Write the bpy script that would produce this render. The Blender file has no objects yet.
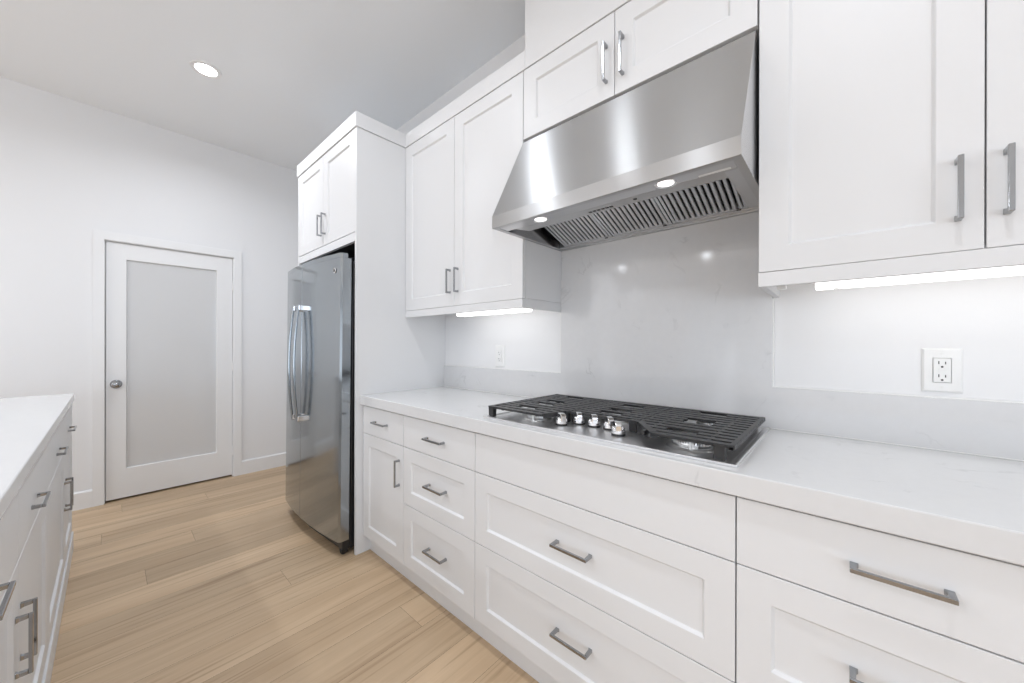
import bpy, bmesh, math, random
from mathutils import Vector, Matrix

D = bpy.data
SC = bpy.context.scene
COL = SC.collection
random.seed(7)

# ------------------------------------------------------------------ camera
cam_data = D.cameras.new('camera')
cam = D.objects.new('camera', cam_data)
COL.objects.link(cam)
cam_data.sensor_fit = 'HORIZONTAL'
cam_data.sensor_width = 36.0
cam_data.lens = 365.2 / 1024 * 36.0
cam_data.shift_y = 2.674 / 1024
cam_data.clip_start = 0.02
YAW = math.radians(47.799)
cam.matrix_world = (Matrix.Translation((-1.566, 0.0, 1.2099))
                    @ Matrix.Rotation(-YAW, 4, 'Z')
                    @ Matrix.Rotation(math.pi / 2, 4, 'X')
                    @ Matrix.Rotation(0.0023, 4, 'Z'))
SC.camera = cam

# ------------------------------------------------------------------ world, exposure
w = D.worlds.new('sky')
SC.world = w
w.use_nodes = True
bg = w.node_tree.nodes['Background']
bg.inputs['Color'].default_value = (0.93, 0.96, 1.0, 1)
bg.inputs['Strength'].default_value = 0.6
SC.view_settings.view_transform = 'Standard'
SC.view_settings.look = 'None'
SC.view_settings.gamma = 1.0
SC.view_settings.use_curve_mapping = False
SC.view_settings.exposure = -0.05

CEIL = 2.966
XL, YB, YF, XR = -9.0, -4.0, 4.119, 0.013       # the open-plan room


def area(name, loc, rot, sx, sy, power, color=(1, 1, 1), spread=180, shape='RECTANGLE'):
    l = D.lights.new(name, 'AREA')
    l.shape = shape
    l.size = sx
    if shape == 'RECTANGLE':
        l.size_y = sy
    l.energy = power
    l.color = color
    l.spread = math.radians(spread)
    o = D.objects.new(name, l)
    COL.objects.link(o)
    o.location = loc
    o.rotation_euler = rot
    return o


# lamps standing in for daylight at two unseen window openings, guessed for the light
area('guessed_daylight_living', (XL + 0.03, 0.0, 1.45), (0, -math.radians(122), 0), 2.3, 6.4, 45, (0.86, 0.96, 1.09))
area('guessed_daylight_patio', (-4.6, YB + 0.03, 1.3), (math.radians(115), 0, 0), 4.6, 2.2, 105, (0.86, 0.96, 1.09))

DOWNLIGHTS = [(-1.152, 3.028, 10), (-1.152, 1.74, 5), (-1.152, 1.06, 1.3), (-1.152, -0.15, 6), (-3.1, 3.028, 8), (-3.1, 1.0, 8), (-3.1, -1.2, 8),
              (-5.5, 3.1, 24), (-5.5, 1.4, 24), (-6.3, 1.98, 24), (-6.3, 3.75, 24), (-8.0, 3.6, 24), (-8.0, 0.2, 24)]  # first is in view; the rest unseen, placed for light and reflections

# ------------------------------------------------------------------ materials


def mat(name, color, rough=0.5, metal=0.0, **kw):
    m = D.materials.new(name)
    m.use_nodes = True
    b = m.node_tree.nodes['Principled BSDF']
    b.inputs['Base Color'].default_value = (*color, 1)
    b.inputs['Roughness'].default_value = rough
    b.inputs['Metallic'].default_value = metal
    for k, v in kw.items():
        b.inputs[k.replace('_', ' ')].default_value = v
    return m


def nt(m):
    t = m.node_tree
    return t, t.nodes, t.links, t.nodes['Principled BSDF']


def noise_bump(m, scale, strength, dist=0.002, detail=3):
    t, n, l, b = nt(m)
    tc = n.new('ShaderNodeTexCoord')
    no = n.new('ShaderNodeTexNoise')
    no.inputs['Scale'].default_value = scale
    no.inputs['Detail'].default_value = detail
    bu = n.new('ShaderNodeBump')
    bu.inputs['Strength'].default_value = strength
    bu.inputs['Distance'].default_value = dist
    l.new(tc.outputs['Object'], no.inputs['Vector'])
    l.new(no.outputs['Fac'], bu.inputs['Height'])
    l.new(bu.outputs['Normal'], b.inputs['Normal'])


def emit(name, color, strength):
    m = mat(name, (0.9, 0.9, 0.9), 0.4)
    b = m.node_tree.nodes['Principled BSDF']
    b.inputs['Emission Color'].default_value = (*color, 1)
    b.inputs['Emission Strength'].default_value = strength
    return m


M = {}
M['wall'] = mat('wall_paint', (0.84, 0.84, 0.845), 0.6)
noise_bump(M['wall'], 260, 0.25, 0.001)
M['ceiling'] = mat('ceiling_paint', (0.885, 0.91, 0.935), 0.75)
M['trim'] = mat('trim_paint', (0.86, 0.86, 0.86), 0.35)
M['cab'] = mat('cabinet_lacquer', (0.79, 0.79, 0.793), 0.42)
M['recess_shade'] = mat('recess_shade_sheet', (0.012, 0.012, 0.013), 0.6)  # near black, for the shadow inside the refrigerator recess
M['nickel'] = mat('satin_nickel', (0.36, 0.37, 0.385), 0.15, 1.0)
M['chrome'] = mat('polished_chrome', (0.85, 0.85, 0.86), 0.08, 1.0)
M['black'] = mat('black_plastic', (0.015, 0.015, 0.016), 0.35)
M['iron'] = mat('cast_iron', (0.025, 0.025, 0.026), 0.4)
noise_bump(M['iron'], 400, 0.15, 0.0005)
M['plastic'] = mat('white_plastic', (0.86, 0.86, 0.85), 0.3)
M['slot'] = mat('slot_black', (0.02, 0.02, 0.02), 0.5)
M['alu'] = mat('cast_aluminium', (0.72, 0.72, 0.72), 0.3, 1.0)
M['frost'] = mat('frosted_glass', (0.69, 0.692, 0.695), 0.10, 0.0, Coat_Weight=0.6, Coat_Roughness=0.05)
M['lens'] = emit('downlight_lens', (1, 0.99, 0.97), 14)
M['tube'] = emit('under_cabinet_diffuser', (1.0, 0.99, 0.975), 3.0)
M['bulb'] = emit('hood_bulb', (1, 0.98, 0.95), 1.5)
M['sub'] = mat('subfloor', (0.10, 0.075, 0.055), 0.8)


def steel(name, color, rough, aniso, brush):
    """Brushed stainless steel; brush = world direction of the brushing lines."""
    m = mat(name, color, rough, 1.0)
    t, n, l, b = nt(m)
    b.inputs['Anisotropic'].default_value = aniso
    # the highlight spreads across the brushing lines
    ge = n.new('ShaderNodeNewGeometry')
    cx = n.new('ShaderNodeVectorMath'); cx.operation = 'CROSS_PRODUCT'
    cx.inputs[1].default_value = brush
    no_ = n.new('ShaderNodeVectorMath'); no_.operation = 'NORMALIZE'
    l.new(ge.outputs['Normal'], cx.inputs[0]); l.new(cx.outputs[0], no_.inputs[0])
    l.new(no_.outputs[0], b.inputs['Tangent'])
    tc = n.new('ShaderNodeTexCoord')
    mp = n.new('ShaderNodeMapping')
    mp.inputs['Scale'].default_value = [1.2 if abs(c) > 0.5 else 420 for c in brush]
    no = n.new('ShaderNodeTexNoise')
    no.inputs['Scale'].default_value = 1.0
    no.inputs['Detail'].default_value = 0
    mr = n.new('ShaderNodeMapRange')
    mr.inputs['To Min'].default_value = rough * 0.93
    mr.inputs['To Max'].default_value = rough * 1.07
    l.new(tc.outputs['Object'], mp.inputs['Vector'])
    l.new(mp.outputs[0], no.inputs['Vector'])
    l.new(no.outputs['Fac'], mr.inputs['Value'])
    l.new(mr.outputs[0], b.inputs['Roughness'])
    return m


M['steel'] = steel('brushed_steel', (0.56, 0.565, 0.57), 0.35, 1.0, (0, 1, 0))
M['steel_plain'] = mat('plain_steel', (0.60, 0.60, 0.605), 0.25, 1.0)
M['fridge'] = steel('fridge_steel', (0.37, 0.40, 0.425), 0.13, 0.6, (0.02, 0.03, 1))
M['plate'] = mat('cooktop_steel', (0.74, 0.74, 0.745), 0.36, 1.0)
M['baffle'] = mat('baffle_steel', (0.62, 0.62, 0.625), 0.28, 1.0)


def quartz(name, base, rough):
    m = mat(name, base, rough)
    t, n, l, b = nt(m)
    tc = n.new('ShaderNodeTexCoord')
    # faint veins
    n1 = n.new('ShaderNodeTexNoise')
    n1.inputs['Scale'].default_value = 2.6
    n1.inputs['Detail'].default_value = 6
    n1.inputs['Distortion'].default_value = 1.2
    sub = n.new('ShaderNodeMath'); sub.operation = 'SUBTRACT'; sub.inputs[1].default_value = 0.5
    ab = n.new('ShaderNodeMath'); ab.operation = 'ABSOLUTE'
    mr = n.new('ShaderNodeMapRange')
    mr.inputs['From Min'].default_value = 0.0
    mr.inputs['From Max'].default_value = 0.012
    mr.inputs['To Min'].default_value = 1.0
    mr.inputs['To Max'].default_value = 0.0
    n2 = n.new('ShaderNodeTexNoise')
    n2.inputs['Scale'].default_value = 9
    n2.inputs['Detail'].default_value = 3
    mr2 = n.new('ShaderNodeMapRange')
    mr2.inputs['From Min'].default_value = 0.54
    mr2.inputs['From Max'].default_value = 0.68
    mul = n.new('ShaderNodeMath'); mul.operation = 'MULTIPLY'
    # soft mottling
    n3 = n.new('ShaderNodeTexNoise')
    n3.inputs['Scale'].default_value = 38
    n3.inputs['Detail'].default_value = 5
    mx1 = n.new('ShaderNodeMix'); mx1.data_type = 'RGBA'
    mx1.inputs['A'].default_value = (*[c * 0.97 for c in base], 1)
    mx1.inputs['B'].default_value = (*[min(1, c * 1.02) for c in base], 1)
    mx2 = n.new('ShaderNodeMix'); mx2.data_type = 'RGBA'
    mx2.inputs['B'].default_value = (*[c * 0.86 for c in base], 1)
    for x in (n1, n2, n3):
        l.new(tc.outputs['Object'], x.inputs['Vector'])
    l.new(n1.outputs['Fac'], sub.inputs[0]); l.new(sub.outputs[0], ab.inputs[0]); l.new(ab.outputs[0], mr.inputs['Value'])
    l.new(n2.outputs['Fac'], mr2.inputs['Value'])
    l.new(mr.outputs[0], mul.inputs[0]); l.new(mr2.outputs[0], mul.inputs[1])
    l.new(n3.outputs['Fac'], mx1.inputs['Factor'])
    l.new(mx1.outputs['Result'], mx2.inputs['A'])
    l.new(mul.outputs[0], mx2.inputs['Factor'])
    l.new(mx2.outputs['Result'], b.inputs['Base Color'])
    return m


M['quartz'] = quartz('white_quartz', (0.74, 0.74, 0.742), 0.16)
M['splash'] = quartz('splash_quartz', (0.72, 0.72, 0.725), 0.08)


def wood():
    m = mat('oak_planks', (0.5, 0.36, 0.25), 0.42)
    t, n, l, b = nt(m)
    tc = n.new('ShaderNodeTexCoord')
    at = n.new('ShaderNodeAttribute'); at.attribute_name = 'plank'
    sc = n.new('ShaderNodeVectorMath'); sc.operation = 'SCALE'; sc.inputs['Scale'].default_value = 13.0
    ad = n.new('ShaderNodeVectorMath'); ad.operation = 'ADD'
    l.new(at.outputs['Color'], sc.inputs[0])
    l.new(tc.outputs['Object'], ad.inputs[0]); l.new(sc.outputs[0], ad.inputs[1])
    sep = n.new('ShaderNodeSeparateColor'); l.new(at.outputs['Color'], sep.inputs[0])

    def noise(scale, vec, detail, dist=0.0):
        mp = n.new('ShaderNodeMapping'); mp.inputs['Scale'].default_value = vec
        x = n.new('ShaderNodeTexNoise')
        x.inputs['Scale'].default_value = scale; x.inputs['Detail'].default_value = detail
        x.inputs['Distortion'].default_value = dist
        l.new(ad.outputs[0], mp.inputs['Vector']); l.new(mp.outputs[0], x.inputs['Vector'])
        return x
    broad = noise(1.0, (1.1, 11, 1), 3, 0.6)
    grain = noise(1.0, (5, 150, 1), 4, 0.3)
    streak = noise(1.0, (0.8, 26, 1), 5, 1.4)
    mx = n.new('ShaderNodeMix'); mx.data_type = 'RGBA'
    mx.inputs['A'].default_value = (0.60, 0.425, 0.265, 1)
    mx.inputs['B'].default_value = (0.72, 0.535, 0.350, 1)
    mr = n.new('ShaderNodeMapRange'); mr.inputs['From Min'].default_value = 0.3; mr.inputs['From Max'].default_value = 0.7
    l.new(broad.outputs['Fac'], mr.inputs['Value']); l.new(mr.outputs[0], mx.inputs['Factor'])
    mx2 = n.new('ShaderNodeMix'); mx2.data_type = 'RGBA'
    mx2.inputs['B'].default_value = (0.43, 0.285, 0.165, 1)
    mr2 = n.new('ShaderNodeMapRange'); mr2.inputs['From Min'].default_value = 0.53; mr2.inputs['From Max'].default_value = 0.70
    mr2.inputs['To Max'].default_value = 0.75
    l.new(streak.outputs['Fac'], mr2.inputs['Value']); l.new(mr2.outputs[0], mx2.inputs['Factor'])
    l.new(mx.outputs['Result'], mx2.inputs['A'])
    # plank to plank tone and fine grain
    mr3 = n.new('ShaderNodeMapRange'); mr3.inputs['To Min'].default_value = 0.76; mr3.inputs['To Max'].default_value = 1.0
    l.new(sep.outputs[0], mr3.inputs['Value'])
    mr4 = n.new('ShaderNodeMapRange'); mr4.inputs['To Min'].default_value = 0.93; mr4.inputs['To Max'].default_value = 1.07
    l.new(grain.outputs['Fac'], mr4.inputs['Value'])
    mu = n.new('ShaderNodeMath'); mu.operation = 'MULTIPLY'
    l.new(mr3.outputs[0], mu.inputs[0]); l.new(mr4.outputs[0], mu.inputs[1])
    vm = n.new('ShaderNodeVectorMath'); vm.operation = 'SCALE'
    l.new(mx2.outputs['Result'], vm.inputs[0]); l.new(mu.outputs[0], vm.inputs['Scale'])
    l.new(vm.outputs[0], b.inputs['Base Color'])
    return m


M['wood'] = wood()

# ------------------------------------------------------------------ helpers


def box(bm, x0, x1, y0, y1, z0, z1):
    vs = [bm.verts.new((x, y, z)) for x in (min(x0, x1), max(x0, x1))
          for y in (min(y0, y1), max(y0, y1)) for z in (min(z0, z1), max(z0, z1))]
    for f in ((0, 1, 3, 2), (4, 6, 7, 5), (0, 4, 5, 1), (2, 3, 7, 6), (0, 2, 6, 4), (1, 5, 7, 3)):
        bm.faces.new([vs[i] for i in f])


def bx(*a):
    bm = bmesh.new()
    box(bm, *a)
    return bm


def prism(bm, pts, axis, a, b):
    """Extrude a closed 2-D outline along an axis ('x': pts are (y,z); 'y': (x,z); 'z': (x,y))."""
    def p(q, t):
        return {'x': (t, q[0], q[1]), 'y': (q[0], t, q[1]), 'z': (q[0], q[1], t)}[axis]
    A = [bm.verts.new(p(q, a)) for q in pts]
    B = [bm.verts.new(p(q, b)) for q in pts]
    n = len(pts)
    bm.faces.new(A[::-1])
    bm.faces.new(B)
    for i in range(n):
        bm.faces.new((A[i], A[(i + 1) % n], B[(i + 1) % n], B[i]))


def lathe(bm, profile, center, axis='z', seg=40):
    """Revolve (r, h) pairs around an axis through center."""
    rings = []
    for r, h in profile:
        ring = []
        for k in range(seg if r > 1e-6 else 1):
            t = 2 * math.pi * k / seg
            c, s = r * math.cos(t), r * math.sin(t)
            v = {'z': (c, s, h), 'y': (c, h, s), 'x': (h, c, s)}[axis]
            ring.append(bm.verts.new(Vector(center) + Vector(v)))
        rings.append(ring)
    for a, b in zip(rings, rings[1:]):
        for k in range(seg):
            q = [a[k % len(a)], a[(k + 1) % len(a)], b[(k + 1) % len(b)], b[k % len(b)]]
            q = list(dict.fromkeys(q))
            if len(q) > 2:
                bm.faces.new(q)


def root_of(o):
    while o.parent:
        o = o.parent
    return o


def obj(name, bm, m, parent=None, bevel=0.0, smooth=False, seg=2):
    bmesh.ops.recalc_face_normals(bm, faces=bm.faces)
    if parent is not None:
        org = Vector(root_of(parent)['_org'])
    else:
        xs = [v.co for v in bm.verts]
        lo = Vector([min(c[i] for c in xs) for i in range(3)])
        hi = Vector([max(c[i] for c in xs) for i in range(3)])
        org = Vector(((lo.x + hi.x) / 2, (lo.y + hi.y) / 2, lo.z))
    bmesh.ops.translate(bm, verts=bm.verts, vec=-org)
    me = D.meshes.new(name)
    bm.to_mesh(me)
    bm.free()
    for mm in (m if isinstance(m, (list, tuple)) else [m]):
        me.materials.append(M[mm] if isinstance(mm, str) else mm)
    if smooth:
        for p in me.polygons:
            p.use_smooth = True
    o = D.objects.new(name, me)
    COL.objects.link(o)
    if parent is None:
        o.location = org
        o['_org'] = tuple(org)
    else:
        o.parent = parent
    if bevel:
        b = o.modifiers.new('edges', 'BEVEL')
        b.width = bevel
        b.segments = seg
        b.limit_method = 'ANGLE'
        b.angle_limit = math.radians(32)
        b.harden_normals = False
    return o


def auto_smooth(o, deg=35):
    me = o.data
    for p in me.polygons:
        p.use_smooth = True
    bm = bmesh.new()
    bm.from_mesh(me)
    for e in bm.edges:
        if len(e.link_faces) == 2 and e.calc_face_angle() > math.radians(deg):
            e.smooth = False
    bm.to_mesh(me)
    bm.free()
    return o


def tag(o, label, cat, group=None):
    o['label'] = label
    o['category'] = cat
    if group:
        o['group'] = group
    return o


def thing(name, loc, label, cat, group=None):
    o = D.objects.new(name, None)
    o.empty_display_size = 0.1
    COL.objects.link(o)
    o.location = loc
    o['_org'] = tuple(loc)
    return tag(o, label, cat, group)


def struct(name, bm, m, bevel=0.0):
    o = obj(name, bm, m, None, bevel)
    o['kind'] = 'structure'
    return o


class Face:
    """A vertical cabinet front: u runs along Y, w outward from the face, z up."""

    def __init__(self, x, s):
        self.x, self.s = x, s

    def box(self, bm, u0, u1, w0, w1, z0, z1):
        box(bm, self.x + self.s * w0, self.x + self.s * w1, u0, u1, z0, z1)

    def co(self, u, w_, z):
        return (self.x + self.s * w_, u, z)


T = 0.02


def shaker_bm(F, u0, u1, z0, z1, stile=0.066, depth=0.0085, slope=0.006):
    """Door or drawer front with a recessed flat panel; outer face on w = 0."""
    bm = bmesh.new()

    def ring(i, w_):
        return [bm.verts.new(F.co(u, w_, z)) for u, z in ((u0 + i, z0 + i), (u1 - i, z0 + i), (u1 - i, z1 - i), (u0 + i, z1 - i))]
    back = ring(0, -T)
    front = ring(0, 0)
    inner = ring(stile, 0)
    panel = ring(stile + slope, -depth)
    for a, b in ((back, front), (front, inner), (inner, panel)):
        for k in range(4):
            bm.faces.new((a[k], a[(k + 1) % 4], b[(k + 1) % 4], b[k]))
    bm.faces.new(panel)
    bm.faces.new(back[::-1])
    return bm


def slab_bm(F, u0, u1, z0, z1):
    bm = bmesh.new()
    F.box(bm, u0, u1, -T, 0, z0, z1)
    return bm


def pull(F, parent, u, z, vertical=False, length=0.135, name='handle', proud=0.030):
    """Flat bar pull on two flared feet."""
    bm = bmesh.new()
    h = length / 2
    hw, th = 0.0046, 0.0070

    def put(a0, a1, b0, b1, w0, w1):
        if vertical:
            F.box(bm, u + b0, u + b1, w0, w1, z + a0, z + a1)
        else:
            F.box(bm, u + a0, u + a1, w0, w1, z + b0, z + b1)
    put(-h, h, -hw, hw, proud - th, proud)
    for s in (-1, 1):
        # foot: flares towards the door
        q = []
        for w_, inn, hb in ((0.0, 0.0135, 0.0056), (0.006, 0.0105, 0.0048), (proud - th, 0.0095, 0.0044)):
            a0, a1 = s * (h - inn), s * h
            for a, b in ((a0, -hb), (a1, -hb), (a1, hb), (a0, hb)):
                q.append(bm.verts.new(F.co(u + b, w_, z + a) if vertical else F.co(u + a, w_, z + b)))
        for k in range(0, 8, 4):
            for j in range(4):
                bm.faces.new((q[k + j], q[k + (j + 1) % 4], q[k + 4 + (j + 1) % 4], q[k + 4 + j]))
        bm.faces.new(q[0:4])
        bm.faces.new(q[8:12])
    return obj(name, bm, 'nickel', parent, 0.0012)


G = 0.0015     # half the gap between two fronts

# ------------------------------------------------------------------ room shell


def floor_mesh():
    bm = bmesh.new()
    lay = bm.loops.layers.float_color.new('plank')
    pitch, phase, L, g = 0.1785, 0.977, 1.52, 0.0005
    known = {2: -0.665, 9: -1.436, 11: -1.208, 13: -1.597, 16: -1.502, 6: -0.95, 15: -1.045}
    rnd = random.Random(3)
    k0 = math.floor((YB - phase) / pitch)
    k1 = math.ceil((YF + 0.1 - phase) / pitch)
    for k in range(k0, k1):
        y0, y1 = phase + k * pitch, phase + (k + 1) * pitch
        y0, y1 = max(y0, YB), min(y1, YF + 0.1)
        off = known.get(k, -0.22 - 0.24 * rnd.random())
        x = off - math.ceil((off - XL) / L) * L
        while x < XR:
            a, b = max(x, XL), min(x + L, XR)
            x += L
            if b - a < 0.004:
                continue
            vs = [bm.verts.new(p) for p in ((a + g, y0 + g, 0), (b - g, y0 + g, 0), (b - g, y1 - g, 0), (a + g, y1 - g, 0))]
            f = bm.faces.new(vs)
            c = (rnd.random(), rnd.random(), rnd.random(), 1)
            for lp in f.loops:
                lp[lay] = c
    vs = [bm.verts.new(p) for p in ((XL, YB, -0.0016), (XR, YB, -0.0016), (XR, YF + 0.1, -0.0016), (XL, YF + 0.1, -0.0016))]
    f = bm.faces.new(vs)
    f.material_index = 1
    return bm


struct('floor', floor_mesh(), ['wood', 'sub'])
struct('ceiling', bx(XL - 0.1, XR + 0.1, YB - 0.1, YF + 0.2, CEIL, CEIL + 0.08), 'ceiling')
struct('wall_right', bx(XR, XR + 0.1, YB - 0.1, YF + 0.2, -0.05, CEIL), 'wall')

DX0, DX1, DZ = -1.583, -0.813, 1.981          # door slab
OX0, OX1, OZ = DX0 - 0.02, DX1 + 0.02, DZ + 0.02
bm = bmesh.new()
prism(bm, [(XL - 0.1, -0.05), (OX0, -0.05), (OX0, OZ), (OX1, OZ), (OX1, -0.05), (XR, -0.05), (XR, CEIL), (XL - 0.1, CEIL)], 'y', YF, YF + 0.12)
struct('wall_far', bm, 'wall')
bm = bmesh.new()          # unseen closed box added behind the door, stops outside light leaking through its gaps
box(bm, OX0 - 0.05, OX1 + 0.05, YF + 0.7, YF + 0.75, -0.05, OZ + 0.1)
box(bm, OX0 - 0.10, OX0 - 0.05, YF + 0.12, YF + 0.75, -0.05, OZ + 0.1)
box(bm, OX1 + 0.05, OX1 + 0.10, YF + 0.12, YF + 0.75, -0.05, OZ + 0.1)
box(bm, OX0 - 0.10, OX1 + 0.10, YF + 0.12, YF + 0.75, OZ + 0.1, OZ + 0.15)
box(bm, OX0 - 0.10, OX1 + 0.10, YF + 0.10, YF + 0.75, -0.1, -0.05)
struct('wall_door_backing', bm, 'wall')

# left wall and back wall, unseen, with big openings guessed for the light
bm = bmesh.new()
for a in ((YB - 0.1, -3.2, -0.05, CEIL), (3.2, YF, -0.05, CEIL), (-3.2, 3.2, -0.05, 0.28), (-3.2, 3.2, 2.62, CEIL)):
    box(bm, XL - 0.1, XL, a[0], a[1], a[2], a[3])
struct('wall_left', bm, 'wall')
bm = bmesh.new()
for a in ((XL, -6.9, -0.05, CEIL), (-2.3, XR, -0.05, CEIL), (-6.9, -2.3, 2.42, CEIL), (-6.9, -2.3, -0.05, 0.02)):
    box(bm, a[0], a[1], YB - 0.1, YB, a[2], a[3])
struct('wall_back', bm, 'wall')


def baseboard(name, x0, x1):
    bm = bmesh.new()
    prism(bm, [(YF, 0.0), (YF - 0.014, 0.0), (YF - 0.014, 0.118), (YF - 0.008, 0.127), (YF, 0.127)], 'x', x0, x1)
    struct(name, bm, 'trim')


baseboard('baseboard_far_left', XL, -1.6495)
baseboard('baseboard_far_right', -0.7455, -0.02)

# door casing
bm = bmesh.new()
cx0, cx1, cz = -1.649, -0.746, 2.052
prism(bm, [(cx0, 0), (DX0 - 0.008, 0), (DX0 - 0.008, DZ + 0.008), (DX1 + 0.008, DZ + 0.008), (DX1 + 0.008, 0), (cx1, 0), (cx1, cz), (cx0, cz)], 'y', YF - 0.017, YF)
for a in ((OX0, DX0 - 0.003, 0.0, OZ), (DX1 + 0.003, OX1, 0.0, OZ), (OX0, OX1, DZ + 0.003, OZ)):
    box(bm, a[0], a[1], YF + 0.0005, YF + 0.115, a[2], a[3])
struct('trim_door', bm, 'trim', 0.0015)

# the door: painted frame, frosted pane, knob, hinges
GX0, GX1, GZ0, GZ1 = -1.477, -0.924, 0.240, 1.859
d = D.objects.new('door_1', None)
COL.objects.link(d)
d.location = ((DX0 + DX1) / 2, YF + 0.02, 0.016)
d['_org'] = tuple(d.location)
d['kind'] = 'structure'
YD = YF + 0.006
bm = bmesh.new()


def frame_ring(y, i):
    return [bm.verts.new((x, y, z)) for x, z in ((DX0 + 0 * i, 0.016), (DX1, 0.016), (DX1, DZ), (DX0, DZ))]


def pane_ring(y, i):
    return [bm.verts.new((x, y, z)) for x, z in ((GX0 + i, GZ0 + i), (GX1 - i, GZ0 + i), (GX1 - i, GZ1 - i), (GX0 + i, GZ1 - i))]


o1, o2 = frame_ring(YD, 0), frame_ring(YD + 0.04, 0)
i1, i1b, i2b, i2 = pane_ring(YD, 0), pane_ring(YD + 0.012, 0.002), pane_ring(YD + 0.028, 0.002), pane_ring(YD + 0.04, 0)
for a, b in ((o2, o1), (o1, i1), (i1, i1b), (i1b, i2b), (i2b, i2), (i2, o2)):
    for k in range(4):
        bm.faces.new((a[k], a[(k + 1) % 4], b[(k + 1) % 4], b[k]))
obj('door_frame', bm, 'trim', d, 0.0012)
obj('glass_pane', bx(GX0 + 0.001, GX1 - 0.001, YD + 0.0155, YD + 0.0215, GZ0 + 0.001, GZ1 - 0.001), 'frost', d)
KX, KZ = -1.530, 0.897
bm = bmesh.new()
lathe(bm, [(0, 0), (0.033, 0), (0.033, -0.004), (0.028, -0.009), (0.013, -0.011), (0.011, -0.030), (0.020, -0.036),
           (0.0275, -0.046), (0.0275, -0.055), (0.021, -0.063), (0.010, -0.066), (0, -0.066)], (KX, YD, KZ), 'y')
kn = auto_smooth(obj('door_knob', bm, 'nickel', d), 50)
bm = bmesh.new()
box(bm, KX - 0.002, KX + 0.002, YD - 0.069, YD - 0.066, KZ - 0.006, KZ + 0.006)
obj('turn_button', bm, 'chrome', kn)
obj('latch_plate', bx(DX0 - 0.0015, DX0 + 0.0015, YD + 0.004, YD + 0.03, KZ - 0.028, KZ + 0.028), 'nickel', d)
for hz in (1.735, 1.002, 0.235):
    bm = bmesh.new()
    lathe(bm, [(0, -0.045), (0.0035, -0.045), (0.0035, -0.041), (0.006, -0.040), (0.006, 0.040), (0.0035, 0.041), (0.0035, 0.045), (0, 0.045)],
          (DX1 + 0.0035, YF - 0.006, hz), 'z', 16)
    box(bm, DX1 - 0.001, DX1 + 0.008, YF - 0.004, YF + 0.006, hz - 0.04, hz + 0.04)
    auto_smooth(obj('hinge', bm, 'trim', d))


def window(name, axis, u0, u1, z0, z1, n, at):
    o = D.objects.new(name, None)
    COL.objects.link(o)
    o.location = (at, (u0 + u1) / 2, z0) if axis == 'x' else ((u0 + u1) / 2, at, z0)
    o['_org'] = tuple(o.location)
    o['kind'] = 'structure'

    def bb(bm, a0, a1, d0, d1, c0, c1):
        if axis == 'x':
            box(bm, at + d0, at + d1, a0, a1, c0, c1)
        else:
            box(bm, a0, a1, at + d0, at + d1, c0, c1)
    bm = bmesh.new()
    step = (u1 - u0) / n
    for k in range(n + 1):
        u = u0 + k * step
        bb(bm, max(u0, u - 0.04), min(u1, u + 0.04), -0.07, -0.02, z0, z1)
    bb(bm, u0, u1, -0.07, -0.02, z0, z0 + 0.06)
    bb(bm, u0, u1, -0.07, -0.02, z1 - 0.06, z1)
    obj('window_frame', bm, 'trim', o)
    return o


window('unseen_window_1', 'x', -3.2, 3.2, 0.28, 2.62, 4, XL)  # unseen windows, added as a guess to match the light
window('unseen_window_2', 'y', -6.9, -2.3, 0.02, 2.42, 3, YB)

# ------------------------------------------------------------------ cabinets along the right wall
XB = -0.5785            # faces of the base cabinets
XT = -0.532             # toe kick
YP, Y1, Y2, Y3 = 2.061, 1.6254, 1.0945, 0.1855
ZD1, ZD2, ZD3, ZTOP = 0.6979, 0.4155, 0.105, 0.8543
FB = Face(XB, -1)


def base_cabinet(y0, y1, label):
    t = thing('base_cabinet', ((XB + 0) / 2, (y0 + y1) / 2, 0), label, 'cabinet')
    obj('carcass', bx(XB + T + 0.002, XR - 0.001, y0 + 0.0005, y1 - 0.0005, 0.100, 0.8585), 'cab', t)
    obj('toe_kick', bx(XT, XT + 0.016, y0 + 0.0003, y1 - 0.0003, 0.0005, 0.0995), 'cab', t)
    return t


def front(t, F, y0, y1, z0, z1, style, name, hy=None, hz=None, vert=False, proud=0.030):
    y0, y1, z0, z1 = y0 + G, y1 - G, z0 + G, z1 - G
    bm = slab_bm(F, y0, y1, z0, z1) if style == 'slab' else shaker_bm(F, y0, y1, z0, z1)
    o = obj(name, bm, 'cab', t, 0.0011)
    if hy is not None:
        F2 = F if style == 'slab' or vert else Face(F.x - F.s * 0.0085, F.s)
        pull(F2, o, hy, hz, vert, proud=proud if F2 is F else 0.0385)
    return o


t = base_cabinet(Y1, YP, 'narrow white base cabinet with one door and one drawer next to the refrigerator panel')
front(t, FB, Y1, YP - 0.004, ZD1, ZTOP, 'slab', 'drawer', 1.845, 0.779)
front(t, FB, Y1, YP - 0.004, ZD3, ZD1, 'shaker', 'door', 1.663, 0.5575, True)
t = base_cabinet(Y2, Y1, 'white base cabinet with three stacked drawers, left of the cooktop cabinet')
ym = 1.3525
front(t, FB, Y2, Y1, ZD1, ZTOP, 'slab', 'drawer', ym + 0.006, 0.776)
front(t, FB, Y2, Y1, ZD2, ZD1, 'shaker', 'drawer', ym, 0.559)
front(t, FB, Y2, Y1, ZD3, ZD2, 'shaker', 'drawer', ym, 0.2635)
t = base_cabinet(Y3, Y2, 'wide white base cabinet under the cooktop, blank top panel over two deep drawers')
front(t, FB, Y3, Y2, ZD1, ZTOP, 'slab', 'false_front')
front(t, FB, Y3, Y2, ZD2, ZD1, 'shaker', 'drawer', 0.6365, 0.559)
front(t, FB, Y3, Y2, ZD3, ZD2, 'shaker', 'drawer', 0.6355, 0.269)
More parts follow.
